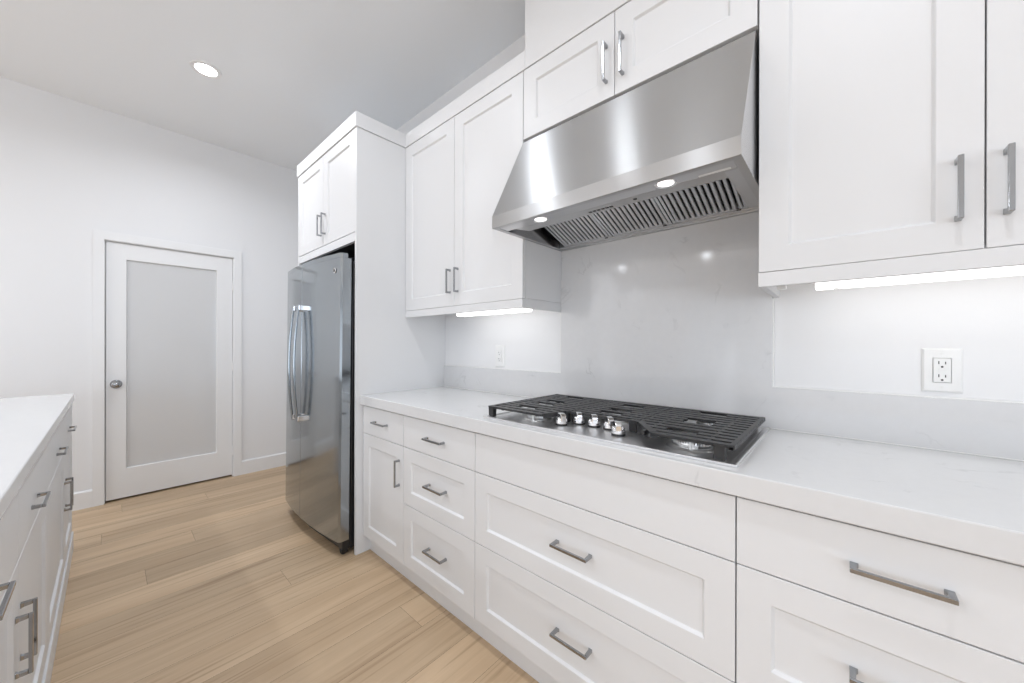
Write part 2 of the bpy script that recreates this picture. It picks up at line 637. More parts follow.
t = base_cabinet(-0.95, Y3, 'white base cabinet right of the cooktop cabinet, dark pull on its plain top drawer')
for a, b in ((-0.342, Y3), (-0.95, -0.342)):
    hy = -0.0775 if a > -0.5 else (a + b) / 2
    front(t, FB, a, b, ZD1, ZTOP, 'slab', 'drawer', hy, 0.7765)
    front(t, FB, a, b, ZD2, ZD1, 'shaker', 'drawer', hy, 0.564)
    front(t, FB, a, b, ZD3, ZD2, 'shaker', 'drawer', hy, 0.269)

# countertop with a cut-out for the cooktop well
XC, ZCT, ZCB = -0.596, 0.914, 0.8605
CY0, CY1, CX0, CX1 = 0.188, 1.072, -0.556, -0.022


def slab_with_hole(x0, x1, y0, y1, hx0, hx1, hy0, hy1, z0, z1):
    bm = bmesh.new()
    o = [[bm.verts.new((x, y, z)) for x, y in ((x0, y0), (x1, y0), (x1, y1), (x0, y1))] for z in (z0, z1)]
    h = [[bm.verts.new((x, y, z)) for x, y in ((hx0, hy0), (hx1, hy0), (hx1, hy1), (hx0, hy1))] for z in (z0, z1)]
    for k in range(4):
        j = (k + 1) % 4
        bm.faces.new((o[0][k], o[0][j], o[1][j], o[1][k]))
        bm.faces.new((h[0][j], h[0][k], h[1][k], h[1][j]))
        bm.faces.new((o[1][k], o[1][j], h[1][j], h[1][k]))
        bm.faces.new((o[0][j], o[0][k], h[0][k], h[0][j]))
    return bm


tag(obj('countertop', slab_with_hole(XC, XR - 0.001, -0.95, YP - 0.0005, CX0 + 0.03, CX1 - 0.03, CY0 + 0.03, CY1 - 0.03, ZCB, ZCT), 'quartz', None, 0.003),
    'white quartz countertop along the right wall, holding the gas cooktop', 'countertop')

# backsplash: low strip and the tall slab behind the cooktop
YHL, YHR = 1.080, 0.184
ZS = 1.0606
bm = bmesh.new()
prism(bm, [(-0.95, ZCT + 0.0005), (YP - 0.001, ZCT + 0.0005), (YP - 0.001, ZS), (YHL, ZS), (YHL, 1.70), (YHR, 1.70), (YHR, ZS), (-0.95, ZS)], 'x', 0.0, XR - 0.0005)
bs = tag(obj('backsplash', bm, 'splash', None, 0.0012), 'pale grey quartz backsplash rising behind the cooktop to the range hood', 'backsplash')

bm = bmesh.new()          # bead of white caulk along the top of the low strip and the sides of the tall slab
for y0, y1 in ((-0.95, YHR), (YHL, YP - 0.001)):
    box(bm, 0.0012, XR - 0.0004, y0, y1, ZS + 0.0002, ZS + 0.0042)
box(bm, 0.0012, XR - 0.0004, YHR - 0.0045, YHR - 0.0002, ZS + 0.0044, 1.372)
box(bm, 0.0012, XR - 0.0004, YHL + 0.0002, YHL + 0.0045, ZS + 0.0044, 1.372)
box(bm, -0.0032, -0.0003, -0.95, YP - 0.001, ZCT + 0.0006, ZCT + 0.0036)
obj('caulk_bead', bm, 'plastic', bs)

# upper cabinets
XU = -0.3031
ZU, ZR, ZUT, ZK = 1.4173, 1.3766, 2.4526, 2.5372
FU = Face(XU, -1)
YW = XR - 0.001


def upper_cabinet(name, y0, y1, z0, label, split, zrail=None, handles=(), sides=(0.0, 0.0)):
    t = thing(name, (XU / 2, (y0 + y1) / 2, z0), label, 'cabinet')
    obj('carcass', bx(XU + T + 0.002, YW, y0 + 0.0005, y1 - 0.0005, z0 + 0.004, ZUT), 'cab', t)
    if zrail:
        bm = bmesh.new()
        box(bm, XU - 0.002, XU + 0.018, y0 + 0.0005, y1 - 0.0005, zrail, z0 - 0.0005)
        for s, yy in ((sides[0], y0), (sides[1], y1)):
            if s > 0:
                box(bm, XU + 0.018, YW, yy + 0.0005, yy + 0.0185, zrail, z0 + 0.0035)
            if s < 0:
                box(bm, XU + 0.018, YW, yy - 0.0185, yy - 0.0005, zrail, z0 + 0.0035)
        obj('light_rail', bm, 'cab', t, 0.001)
    ys = [y0] + list(split) + [y1]
    for k in range(len(ys) - 1):
        o = obj('door', shaker_bm(FU, ys[k] + G, ys[k + 1] - G, z0 + G, ZUT - G, 0.069), 'cab', t, 0.0011)
        pull(FU, o, handles[k][0], handles[k][1], True, handles[k][2])
    return t


upper_cabinet('wall_cabinet', YHL, YP - 0.001, ZU,
              'white double-door wall cabinet between the refrigerator cabinet and the range hood', [1.5735], ZR,
              [(1.540, 1.555, 0.133), (1.607, 1.555, 0.133)], (1, 0))
ZH = 2.1374
t_hood_cab = upper_cabinet('hood_cabinet', YHR + 0.001, YHL - 0.001, ZH,
                           'short white double-door cabinet directly above the range hood', [0.6325], None,
                           [(0.599, 2.268, 0.145), (0.665, 2.268, 0.145)])
upper_cabinet('wall_cabinet', -0.636, YHR - 0.001, ZU,
              'tall white double-door wall cabinet right of the range hood, above the outlet', [-0.226], ZR,
              [(-0.254, 1.553, 0.138), (-0.188, 1.553, 0.138)], (0, -1))

# crown strip along the wall cabinets and cover panel that rises above the hood
XK = -0.3075
bm = bmesh.new()
box(bm, XK, YW, YHL - 0.0125, YP - 0.0065, ZUT + 0.0015, ZK)
tag(obj('crown_strip', bm, 'cab', None, 0.001), 'flat white crown strip on top of the left double-door wall cabinet', 'molding')
tag(obj('cover_panel', bx(XK, YW, YHR + 0.001, YHL - 0.0135, ZUT + 0.0015, CEIL - 0.0005), 'cab', None, 0.001),
    'plain white panel rising from the hood cabinet up to the ceiling', 'panel')
tag(obj('cover_panel', bx(XK, YW, -0.636, YHR - 0.001, ZUT + 0.0015, CEIL - 0.0005), 'cab', None, 0.001),
    'plain white panel above the tall right wall cabinet', 'panel')

# ------------------------------------------------------------------ cabinet around the refrigerator
XF = -0.6184
YFE = 3.020
ZFD, ZFR = 1.8551, 1.803
FF = Face(XF, -1)
t = thing('refrigerator_cabinet', (XF / 2, (YP + YFE) / 2, 0),
          'tall white cabinet framing the refrigerator, two small doors above it', 'cabinet')
obj('side_panel', bx(XF, YW, YP, YP + 0.02, 0.0005, ZUT), 'cab', t, 0.001)
obj('side_panel', bx(XF, YW, YFE - 0.02, YFE, 0.0005, ZUT), 'cab', t, 0.001)
obj('carcass', bx(XF + T + 0.002, YW, YP + 0.0205, YFE - 0.0205, ZFR + 0.004, ZUT), 'cab', t)
obj('rail', bx(XF + 0.001, XF + 0.0215, YP + 0.0205, YFE - 0.0205, ZFR, ZFD - 0.002), 'cab', t, 0.001)
bm = bmesh.new()  # black sheets added inside the recess; they stand in for the gap's shadow
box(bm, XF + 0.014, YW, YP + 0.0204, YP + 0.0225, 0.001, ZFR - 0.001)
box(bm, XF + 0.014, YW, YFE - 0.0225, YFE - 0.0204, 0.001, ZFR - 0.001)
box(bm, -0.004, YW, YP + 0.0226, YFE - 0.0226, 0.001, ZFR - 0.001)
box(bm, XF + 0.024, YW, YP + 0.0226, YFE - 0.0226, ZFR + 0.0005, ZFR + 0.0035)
obj('recess_shade_sheet', bm, 'recess_shade', t)
for a, b, hy in ((YP + 0.0205, 2.5405, 2.508), (2.5405, YFE - 0.0205, 2.574)):
    o = obj('door', shaker_bm(FF, a + G, b - G, ZFD + G, ZUT - G, 0.066), 'cab', t, 0.0011)
    pull(FF, o, hy, 1.992, True, 0.138)
bm = bmesh.new()
box(bm, XF - 0.0075, YW, YP - 0.006, YFE + 0.006, ZUT + 0.0015, ZK)
obj('crown', bm, 'cab', t, 0.001)

# ------------------------------------------------------------------ refrigerator (leans back a touch)
RY0, RY1 = 2.0985, 2.984
RS = 2.600
t = thing('refrigerator', (-0.40, (RY0 + RY1) / 2, 0.002),
          'stainless steel side-by-side refrigerator with two curved bar handles', 'refrigerator')
obj('body', bx(-0.632, -0.045, RY0 + 0.004, RY1 - 0.004, 0.03, 1.688), 'black', t, 0.004)


def fx(y):
    """Front of the doors: a shallow bow."""
    c, h = (RY0 + RY1) / 2, (RY1 - RY0) / 2
    s = (y - c) / h
    return -0.6985 - 0.012 * (y - RY0) / (RY1 - RY0) - 0.034 * (1 - s * s)


def fridge_door(name, y0, y1, edge0, edge1):
    bm = bmesh.new()
    pts = []
    n = 18
    r = 0.009
    ys = [y0 + (y1 - y0) * k / n for k in range(n + 1)]
    pts.append((-0.642, y0))
    pts.append((fx(y0) + (r if edge0 else 0.003), y0))
    for y in ys:
        yy = min(max(y, y0 + (r if edge0 else 0.002)), y1 - (r if edge1 else 0.002))
        pts.append((fx(yy), yy))
    pts.append((fx(y1) + (r if edge1 else 0.003), y1))
    pts.append((-0.642, y1))
    out = []
    for p in pts:
        if not out or (Vector(p) - Vector(out[-1])).length > 1e-4:
            out.append(p)
    prism(bm, out, 'z', 0.086, 1.698)
    # raised front lip at the top
    lip = [p for p in out if p[0] < -0.66]
    lip2 = [(-0.662, lip[0][1])] + lip + [(-0.662, lip[-1][1])]
    prism(bm, lip2, 'z', 1.6985, 1.724)
    o = obj(name, bm, 'fridge', t)
    auto_smooth(o, 40)
    return o


d1 = fridge_door('door', RY0, RS - 0.0025, True, False)
d2 = fridge_door('door', RS + 0.0025, RY1, False, True)


def bow_handle(parent, y, z0, z1, side):
    bm = bmesh.new()
    n = 28
    prev = None
    base = fx(y)
    for k in range(n + 1):
        s = k / n
        z = z0 + (z1 - z0) * s
        bow = 1 - (2 * s - 1) ** 2
        w_ = 0.028 + 0.025 * bow
        xo, xi = base - w_ - 0.011, base - w_
        ring = []
        hw = 0.0125
        for a in range(12):
            th = 2 * math.pi * a / 12
            cx, cy = math.cos(th), math.sin(th)
            px = (xo + xi) / 2 + 0.0075 * math.copysign(abs(cx) ** 0.7, cx)
            py = y + hw * math.copysign(abs(cy) ** 0.7, cy)
            ring.append(bm.verts.new((px, py, z)))
        if prev:
            for a in range(12):
                bm.faces.new((prev[a], prev[(a + 1) % 12], ring[(a + 1) % 12], ring[a]))
        else:
            bm.faces.new(ring[::-1])
        prev = ring
    bm.faces.new(prev)
    o = obj('handle', bm, 'fridge', parent)
    auto_smooth(o, 60)
    for zz, a in ((z0, 0.0), (z1 - 0.034, 0.0)):
        obj('handle_bracket', bx(base - 0.037, base + 0.006, y - 0.0135, y + 0.0135, zz, zz + 0.034), 'chrome', parent, 0.004)
    return o


bow_handle(d1, 2.553, 0.715, 1.452, 1)
bow_handle(d2, 2.648, 0.715, 1.452, -1)
# badge near the top corner of the wide door
bm = bmesh.new()
bxx = fx(2.165)
lathe(bm, [(0, 0.0), (0.017, 0.0), (0.017, -0.0025), (0.0148, -0.0036), (0.0140, -0.0024), (0, -0.0024)], (bxx + 0.0005, 2.165, 1.628), 'x', 32)
bd = auto_smooth(obj('badge', bm, 'chrome', d1), 40)
bm = bmesh.new()
for k in range(40):          # looped script monogram in relief
    a = 2 * math.pi * k / 40
    yy, zz = 0.0085 * math.sin(a), 0.0075 * math.sin(2 * a + 0.6)
    box(bm, bxx - 0.0036, bxx - 0.0016, 2.165 + yy - 0.0009, 2.165 + yy + 0.0009, 1.628 + zz - 0.0009, 1.628 + zz + 0.0009)
obj('monogram', bm, 'black', bd)
bm = bmesh.new()
prism(bm, [(-0.60, RY0 + 0.01), (-0.672, RY0 + 0.012), (-0.700, (RY0 + RY1) / 2), (-0.682, RY1 - 0.012), (-0.60, RY1 - 0.01)], 'z', 0.030, 0.0855)
obj('base_grille', bm, 'black', t, 0.003)
for yy in (RY0 + 0.03, RY1 - 0.03):
    bm = bmesh.new()
    lathe(bm, [(0, -0.012), (0.016, -0.012), (0.018, -0.008), (0.018, 0.008), (0.016, 0.012), (0, 0.012)], (-0.660, yy, 0.0182), 'y', 20)
    box(bm, -0.675, -0.640, yy - 0.016, yy - 0.012, 0.012, 0.032)
    box(bm, -0.675, -0.640, yy + 0.012, yy + 0.016, 0.012, 0.032)
    auto_smooth(obj('roller_foot', bm, 'black', t))
for yy in (RY0 + 0.05, RY1 - 0.05):
    obj('rear_foot', bx(-0.12, -0.08, yy - 0.015, yy + 0.015, 0.0002, 0.031), 'black', t)
for yy in (RY0 + 0.025, RY1 - 0.085):
    obj('hinge_cover', bx(-0.655, -0.56, yy, yy + 0.06, 1.6985, 1.714), 'black', t, 0.004)
t.rotation_euler = (0, 0.0075, 0)

# ------------------------------------------------------------------ range hood
HY0, HY1 = 0.1895, 1.0785
XH = -0.502
ZL0, ZL1, ZHT = 1.6876, 1.7374, 2.124
XHT = -0.305
t = thing('range_hood', (XH / 2, (HY0 + HY1) / 2, ZL0),
          'stainless steel range hood with sloped front above the gas cooktop', 'range hood')
bm = bmesh.new()
th = 0.003
# outer skin: front slope, lip, two sides, top; built as a shell with a thin rim
prof = [(XH, ZL0), (XH, ZL1), (XHT, ZHT), (-0.001, ZHT), (-0.001, ZL0)]
inn = [(XH + 0.022, ZL0), (XH + 0.022, ZL1 - 0.004), (XHT + 0.02, ZHT - 0.02), (-0.018, ZHT - 0.02), (-0.018, ZL0)]
oL = [bm.verts.new((x, HY1, z)) for x, z in prof]
oR = [bm.verts.new((x, HY0, z)) for x, z in prof]
iL = [bm.verts.new((x, HY1 - 0.022, z)) for x, z in inn]
iR = [bm.verts.new((x, HY0 + 0.022, z)) for x, z in inn]
for k in range(4):
    bm.faces.new((oL[k], oL[k + 1], oR[k + 1], oR[k]))
    bm.faces.new((iL[k + 1], iL[k], iR[k], iR[k + 1]))
for f in (oL, oR[::-1], iL[::-1], iR):
    bm.faces.new(f).material_index = 1
bm.faces.new((oL[0], oR[0], iR[0], iL[0]))
bm.faces.new((oL[4], iL[4], iR[4], oR[4]))
bm.faces.new((oL[0], iL[0], iL[4], oL[4]))
bm.faces.new((oR[0], oR[4], iR[4], iR[0]))
obj('canopy', bm, ['steel', 'steel_plain'], t, 0.0012)
YI0, YI1 = HY0 + 0.0225, HY1 - 0.0225
# front light bar (flat strip behind the lip)
obj('light_bar', bx(XH + 0.0225, -0.428, YI0, YI1, ZL0 + 0.002, ZL0 + 0.020), 'baffle', t, 0.001)
# control strip, tilted, stops short of the left end
bm = bmesh.new()
prism(bm, [(-0.4275, ZL0 + 0.002), (-0.345, ZL0 + 0.012), (-0.345, ZL0 + 0.05), (-0.4275, ZL0 + 0.05)], 'y', YI0 + 0.002, YI1 - 0.045)
cs = obj('control_strip', bm, 'steel', t, 0.0015)


def on_strip(x):
    return ZL0 + 0.002 + (x + 0.4275) / 0.0825 * 0.010


for k in range(6):
    y = 0.605 + k * 0.0165
    bm = bmesh.new()
    box(bm, -0.388, -0.376, y - 0.0055, y + 0.0055, on_strip(-0.382) - 0.002, on_strip(-0.382) + 0.002)
    obj('button', bm, 'slot', cs, 0.001)
bm = bmesh.new()
lathe(bm, [(0, -0.002), (0.006, -0.002), (0.006, 0.003), (0, 0.003)], (-0.393, 0.513, on_strip(-0.393)), 'z', 20)
obj('sensor', bm, 'slot', cs)
lab = obj('rating_label', bx(-0.440, -0.4305, 0.226, 0.306, ZL0 + 0.0006, ZL0 + 0.0022), 'plastic', t)
lab['label'] = 'white strip label'
for y in (0.863, 0.393):
    bm = bmesh.new()
    lathe(bm, [(0.026, 0.0), (0.031, -0.0015), (0.031, 0.004), (0.026, 0.004)], (-0.452, y, ZL0 + 0.002), 'z', 28)
    lm = auto_smooth(obj('lamp_ring', bm, 'chrome', t))
    bm = bmesh.new()
    lathe(bm, [(0, -0.0012), (0.020, -0.001), (0.026, 0.0005), (0.026, 0.002), (0, 0.002)], (-0.452, y, ZL0 + 0.002), 'z', 28)
    obj('bulb', bm, 'bulb', lm, smooth=True)
# three baffle filters
FY = [0.248, 0.507, 0.766, 1.025]
BX0, BX1 = -0.335, -0.048


def bz(x):
    return ZL0 + 0.006 + (BX1 - x) * 0.33


for k in range(3):
    a, b = FY[k] + 0.002, FY[k + 1] - 0.002
    bm = bmesh.new()
    # outer frame
    for y0, y1 in ((a, a + 0.010), (b - 0.010, b)):
        prism(bm, [(BX0, bz(BX0)), (BX1, bz(BX1)), (BX1, bz(BX1) + 0.03), (BX0, bz(BX0) + 0.03)], 'y', y0, y1)
    for x0, x1 in ((BX0, BX0 + 0.012), (BX1 - 0.012, BX1)):
        prism(bm, [(x0, bz(x0)), (x1, bz(x1)), (x1, bz(x1) + 0.03), (x0, bz(x0) + 0.03)], 'y', a + 0.010, b - 0.010)
    n = 12
    pitch = (b - a - 0.02) / n
    for j in range(n):
        y = a + 0.010 + (j + 0.5) * pitch
        hw = pitch * 0.345
        # rounded channel slat
        sec = [(-hw, 0.010), (-hw, 0.003), (-hw * 0.6, 0.0), (hw * 0.6, 0.0), (hw, 0.003), (hw, 0.010)]
        A = [bm.verts.new((BX0 + 0.012, y + u, bz(BX0) + 0.001 + v)) for u, v in sec]
        B = [bm.verts.new((BX1 - 0.012, y + u, bz(BX1) + 0.001 + v)) for u, v in sec]
        for i in range(6):
            bm.faces.new((A[i], A[(i + 1) % 6], B[(i + 1) % 6], B[i]))
        bm.faces.new(A[::-1]); bm.faces.new(B)
    fl = obj('baffle_filter', bm, 'baffle', t)
    bm = bmesh.new()
    prism(bm, [(BX0 + 0.0125, bz(BX0) + 0.024), (BX1 - 0.0125, bz(BX1) + 0.024), (BX1 - 0.0125, bz(BX1) + 0.028), (BX0 + 0.0125, bz(BX0) + 0.028)], 'y', a + 0.0105, b - 0.0105)
    obj('filter_backing', bm, 'slot', fl)
    bm = bmesh.new()
    ym = a + 0.02
    box(bm, BX1 - 0.010, BX1 - 0.003, ym, ym + 0.014, bz(BX1) - 0.004, bz(BX1) - 0.0005)
    obj('filter_catch', bm, 'black', fl, 0.001)
bm = bmesh.new()
box(bm, BX1 + 0.001, -0.0185, YI0, YI1, ZL0 + 0.003, ZL0 + 0.05)
obj('rear_ledge', bm, 'baffle', t, 0.001)
obj('side_shield', bx(-0.4270, -0.049, YI0, FY[0] - 0.001, ZL0 + 0.004, ZL0 + 0.008), 'baffle', t, 0.001)

# ------------------------------------------------------------------ gas cooktop
t = thing('gas_cooktop', ((CX0 + CX1) / 2, (CY0 + CY1) / 2, ZCT),
          'stainless steel gas cooktop with black slatted grates set in the right counter', 'cooktop')
ZP = ZCT + 0.0075
bm = bmesh.new()
rimw = 0.012
lo = [bm.verts.new((x, y, ZCT + 0.0003)) for x, y in ((CX0, CY0), (CX1, CY0), (CX1, CY1), (CX0, CY1))]
r0 = [bm.verts.new((x, y, ZP - 0.001)) for x, y in ((CX0, CY0), (CX1, CY0), (CX1, CY1), (CX0, CY1))]
r1 = [bm.verts.new((x, y, ZP)) for x, y in ((CX0 + 0.003, CY0 + 0.003), (CX1 - 0.003, CY0 + 0.003), (CX1 - 0.003, CY1 - 0.003), (CX0 + 0.003, CY1 - 0.003))]
r2 = [bm.verts.new((x, y, ZP)) for x, y in ((CX0 + rimw, CY0 + rimw), (CX1 - rimw, CY0 + rimw), (CX1 - rimw, CY1 - rimw), (CX0 + rimw, CY1 - rimw))]
r3 = [bm.verts.new((x, y, ZP - 0.0035)) for x, y in ((CX0 + rimw + 0.006, CY0 + rimw + 0.006), (CX1 - rimw - 0.006, CY0 + rimw + 0.006), (CX1 - rimw - 0.006, CY1 - rimw - 0.006), (CX0 + rimw + 0.006, CY1 - rimw - 0.006))]
for a, b in ((lo, r0), (r0, r1), (r1, r2), (r2, r3)):
    for k in range(4):
        bm.faces.new((a[k], a[(k + 1) % 4], b[(k + 1) % 4], b[k]))
bm.faces.new(r3)
bm.faces.new(lo[::-1])
obj('plate', bm, 'plate', t, 0.0008)
ZW = ZP - 0.0035
BURN = [(-0.432, 0.880, 0.049), (-0.165, 0.93, 0.040), (-0.220, 0.637, 0.060), (-0.165, 0.345, 0.040), (-0.438, 0.322, 0.052)]
SLOTS = [[-0.435, -0.305, -0.250, -0.092], [-0.320, -0.236, -0.131], [-0.460, -0.326, -0.255, -0.100]]
for i, (x, y, r) in enumerate(BURN):
    bm = bmesh.new()
    lathe(bm, [(0, 0), (r * 1.35, 0), (r * 1.30, 0.004), (r * 1.05, 0.0065), (r * 0.95, 0.004), (0, 0.004)], (x, y, ZW), 'z', 40)
    bd = auto_smooth(obj('burner', bm, 'alu', t), 50)
    bm = bmesh.new()
    nt_ = 44
    pr = []
    for k in range(nt_ * 2):          # notched flame ring
        a0, a1 = 2 * math.pi * k / (nt_ * 2), 2 * math.pi * (k + 1) / (nt_ * 2)
        top = 0.020 if k % 2 == 0 else 0.0165
        q = []
        for rr, zz in ((r * 0.96, 0.005), (r, 0.012), (r * 0.97, top), (r * 0.80, top), (r * 0.80, 0.005)):
            q.append([(x + rr * math.cos(a), y + rr * math.sin(a), ZW + zz) for a in (a0, a1)])
        vs = [[bm.verts.new(p) for p in row] for row in q]
        for a in range(5):
            b = (a + 1) % 5
            bm.faces.new((vs[a][0], vs[a][1], vs[b][1], vs[b][0]))
        bm.faces.new([v[0] for v in vs])
        bm.faces.new([v[1] for v in vs][::-1])
    obj('flame_ring', bm, 'alu', bd)
    bm = bmesh.new()
    lathe(bm, [(0, 0.018), (r * 0.82, 0.018), (r * 0.86, 0.021), (r * 0.84, 0.0245), (r * 0.70, 0.0265), (0, 0.0265)], (x, y, ZW), 'z', 40)
    auto_smooth(obj('burner_cap', bm, 'alu', bd), 50)
    bm = bmesh.new()
    lathe(bm, [(0, 0), (0.004, 0), (0.004, 0.018), (0.002, 0.020), (0, 0.020)], (x - r * 1.12, y - 0.012, ZW + 0.004), 'z', 14)
    obj('igniter', bm, 'plastic', bd)

# grates: flat bars running along the counter, the middle notched around the knobs
ZG = 0.9600
GX0, GX1 = -0.520, -0.062
NB = 13
gp = (GX1 - GX0) / (NB - 1)
SECT = [(0.1975, 0.498), (0.501, 0.759), (0.762, 1.068)]


def notch_limits(x):
    """Y range kept free of bars at depth x (the knob bay)."""
    if x > -0.385:
        return None
    s = min(1, max(0, (-0.400 - x) / 0.10))
    return (0.505 - 0.095 * s, 0.764 + 0.030 * s)


for k, (a, b) in enumerate(SECT):
    bm = bmesh.new()
    hw, th = 0.0118, 0.009
    for j in range(NB):
        x = GX0 + j * gp
        segs = [(a, b)]
        nl = notch_limits(x)
        cuts = []
        if nl:
            cuts.append(nl)
        yc = ((a + b) / 2, (a + b) / 2, (a + b) / 2 + 0.015)[k]
        for sx in SLOTS[k]:          # short openings over the burners
            if abs(x - sx) < gp * 0.5:
                cuts.append((yc - 0.043, yc + 0.043))
        for c0, c1 in cuts:
            ns = []
            for s0, s1 in segs:
                if c1 <= s0 or c0 >= s1:
                    ns.append((s0, s1))
                else:
                    if c0 - s0 > 0.012:
                        ns.append((s0, c0))
                    if s1 - c1 > 0.012:
                        ns.append((c1, s1))
            segs = ns
        for s0, s1 in segs:
            prism(bm, [(x - hw * 0.75, ZG - th), (x + hw * 0.75, ZG - th), (x + hw, ZG), (x - hw, ZG)], 'y', s0, s1)
    if k == 0:
        prism(bm, [(a - 0.0005, ZG - 0.012), (a + 0.013, ZG - 0.012), (a + 0.013, ZG + 0.0006), (a + 0.001, ZG + 0.0006)], 'x', GX0 - 0.010, GX1 + 0.0118)
    if k == 2:
        prism(bm, [(b + 0.0005, ZG - 0.012), (b - 0.013, ZG - 0.012), (b - 0.013, ZG + 0.0006), (b - 0.001, ZG + 0.0006)], 'x', GX0 - 0.010, GX1 + 0.0118)
    gt = obj('grate', bm, 'iron', t, 0.001, seg=1)
    # cross members under the bars, following the notch
    bm = bmesh.new()

    def cross(y, x0, x1, w_=0.012):
        box(bm, x0, x1, y - w_ / 2, y + w_ / 2, ZG - 0.013, ZG - 0.0015)
    fy0 = -0.385 if k == 1 else GX0 - 0.010
    cross(a + 0.008, (GX0 - 0.010) if k == 0 else -0.402, GX1 + 0.011)
    cross(b - 0.008, (GX0 - 0.010) if k == 2 else -0.402, GX1 + 0.011)
    cross((a + b) / 2 - 0.085, -0.372 if k == 1 else GX0 + 0.0, GX1 + 0.011, 0.010)
    cross((a + b) / 2 + 0.085, -0.372 if k == 1 else GX0 + 0.0, GX1 + 0.011, 0.010)
    obj('cross_member', bm, 'iron', gt, 0.001)
    # angled front rail along the knob bay
    bm = bmesh.new()
    if k == 0:
        prism(bm, [(-0.527, 0.410), (-0.512, 0.392), (-0.392, 0.488), (-0.403, 0.5005)], 'z', ZG - 0.017, ZG + 0.0008)
    elif k == 2:
        prism(bm, [(-0.523, 0.795), (-0.512, 0.803), (-0.397, 0.776), (-0.408, 0.770)], 'z', ZG - 0.017, ZG + 0.0008)
    else:
        box(bm, -0.408, -0.397, a + 0.001, b - 0.001, ZG - 0.0095, ZG)
    obj('bay_rail', bm, 'iron', gt, 0.001)
    # feet
    if k == 0:
        pts = [(GX0 - 0.002, a + 0.034), (GX1, a + 0.034), (-0.402, b - 0.014), (GX1, b - 0.014)]
    elif k == 2:
        pts = [(GX0 - 0.002, b - 0.016), (GX1, b - 0.016), (-0.402, a + 0.014), (GX1, a + 0.014)]
    else:
        pts = [(-0.39, a + 0.016), (-0.39, b - 0.016), (GX1, a + 0.014), (GX1, b - 0.014)]
    for x, y in pts:
        bm = bmesh.new()
        prism(bm, [(x - 0.011, ZG - 0.002), (x + 0.011, ZG - 0.002), (x + 0.009, ZW + 0.0002), (x - 0.009, ZW + 0.0002)], 'y', y - 0.013, y + 0.013)
        obj('foot', bm, 'iron', gt, 0.0015)

# knobs: black skirt, chrome dome and a thick chrome grip
KN = [(-0.464, 0.756, 0.5), (-0.409, 0.717, 0.2), (-0.409, 0.655, 0.2), (-0.409, 0.594, 0.2), (-0.464, 0.536, 0.0)]
for x, y, a in KN:
    bm = bmesh.new()
    lathe(bm, [(0, 0.0), (0.0222, 0.0), (0.0222, 0.005), (0.0205, 0.0065), (0, 0.0065)], (x, y, ZW), 'z', 32)
    kb = auto_smooth(obj('knob', bm, 'black', t), 40)
    bm = bmesh.new()
    lathe(bm, [(0, 0.006), (0.0202, 0.006), (0.0212, 0.013), (0.0200, 0.022), (0.0160, 0.027), (0, 0.028)], (x, y, ZW), 'z', 32)
    auto_smooth(obj('knob_body', bm, 'chrome', kb), 50)
    bm = bmesh.new()
    sec = [(-0.0218, 0.014), (-0.0212, 0.034), (-0.012, 0.0425), (0.013, 0.0425), (0.0218, 0.036), (0.0218, 0.014)]
    prism(bm, [(u, v) for u, v in sec], 'y', -0.0098, 0.0098)
    bmesh.ops.rotate(bm, verts=bm.verts, cent=(0, 0, 0), matrix=Matrix.Rotation(a + 0.5, 3, 'Z'))
    bmesh.ops.translate(bm, verts=bm.verts, vec=(x, y, ZW))
    obj('knob_grip', bm, 'chrome', kb, 0.0025)

# ------------------------------------------------------------------ outlets


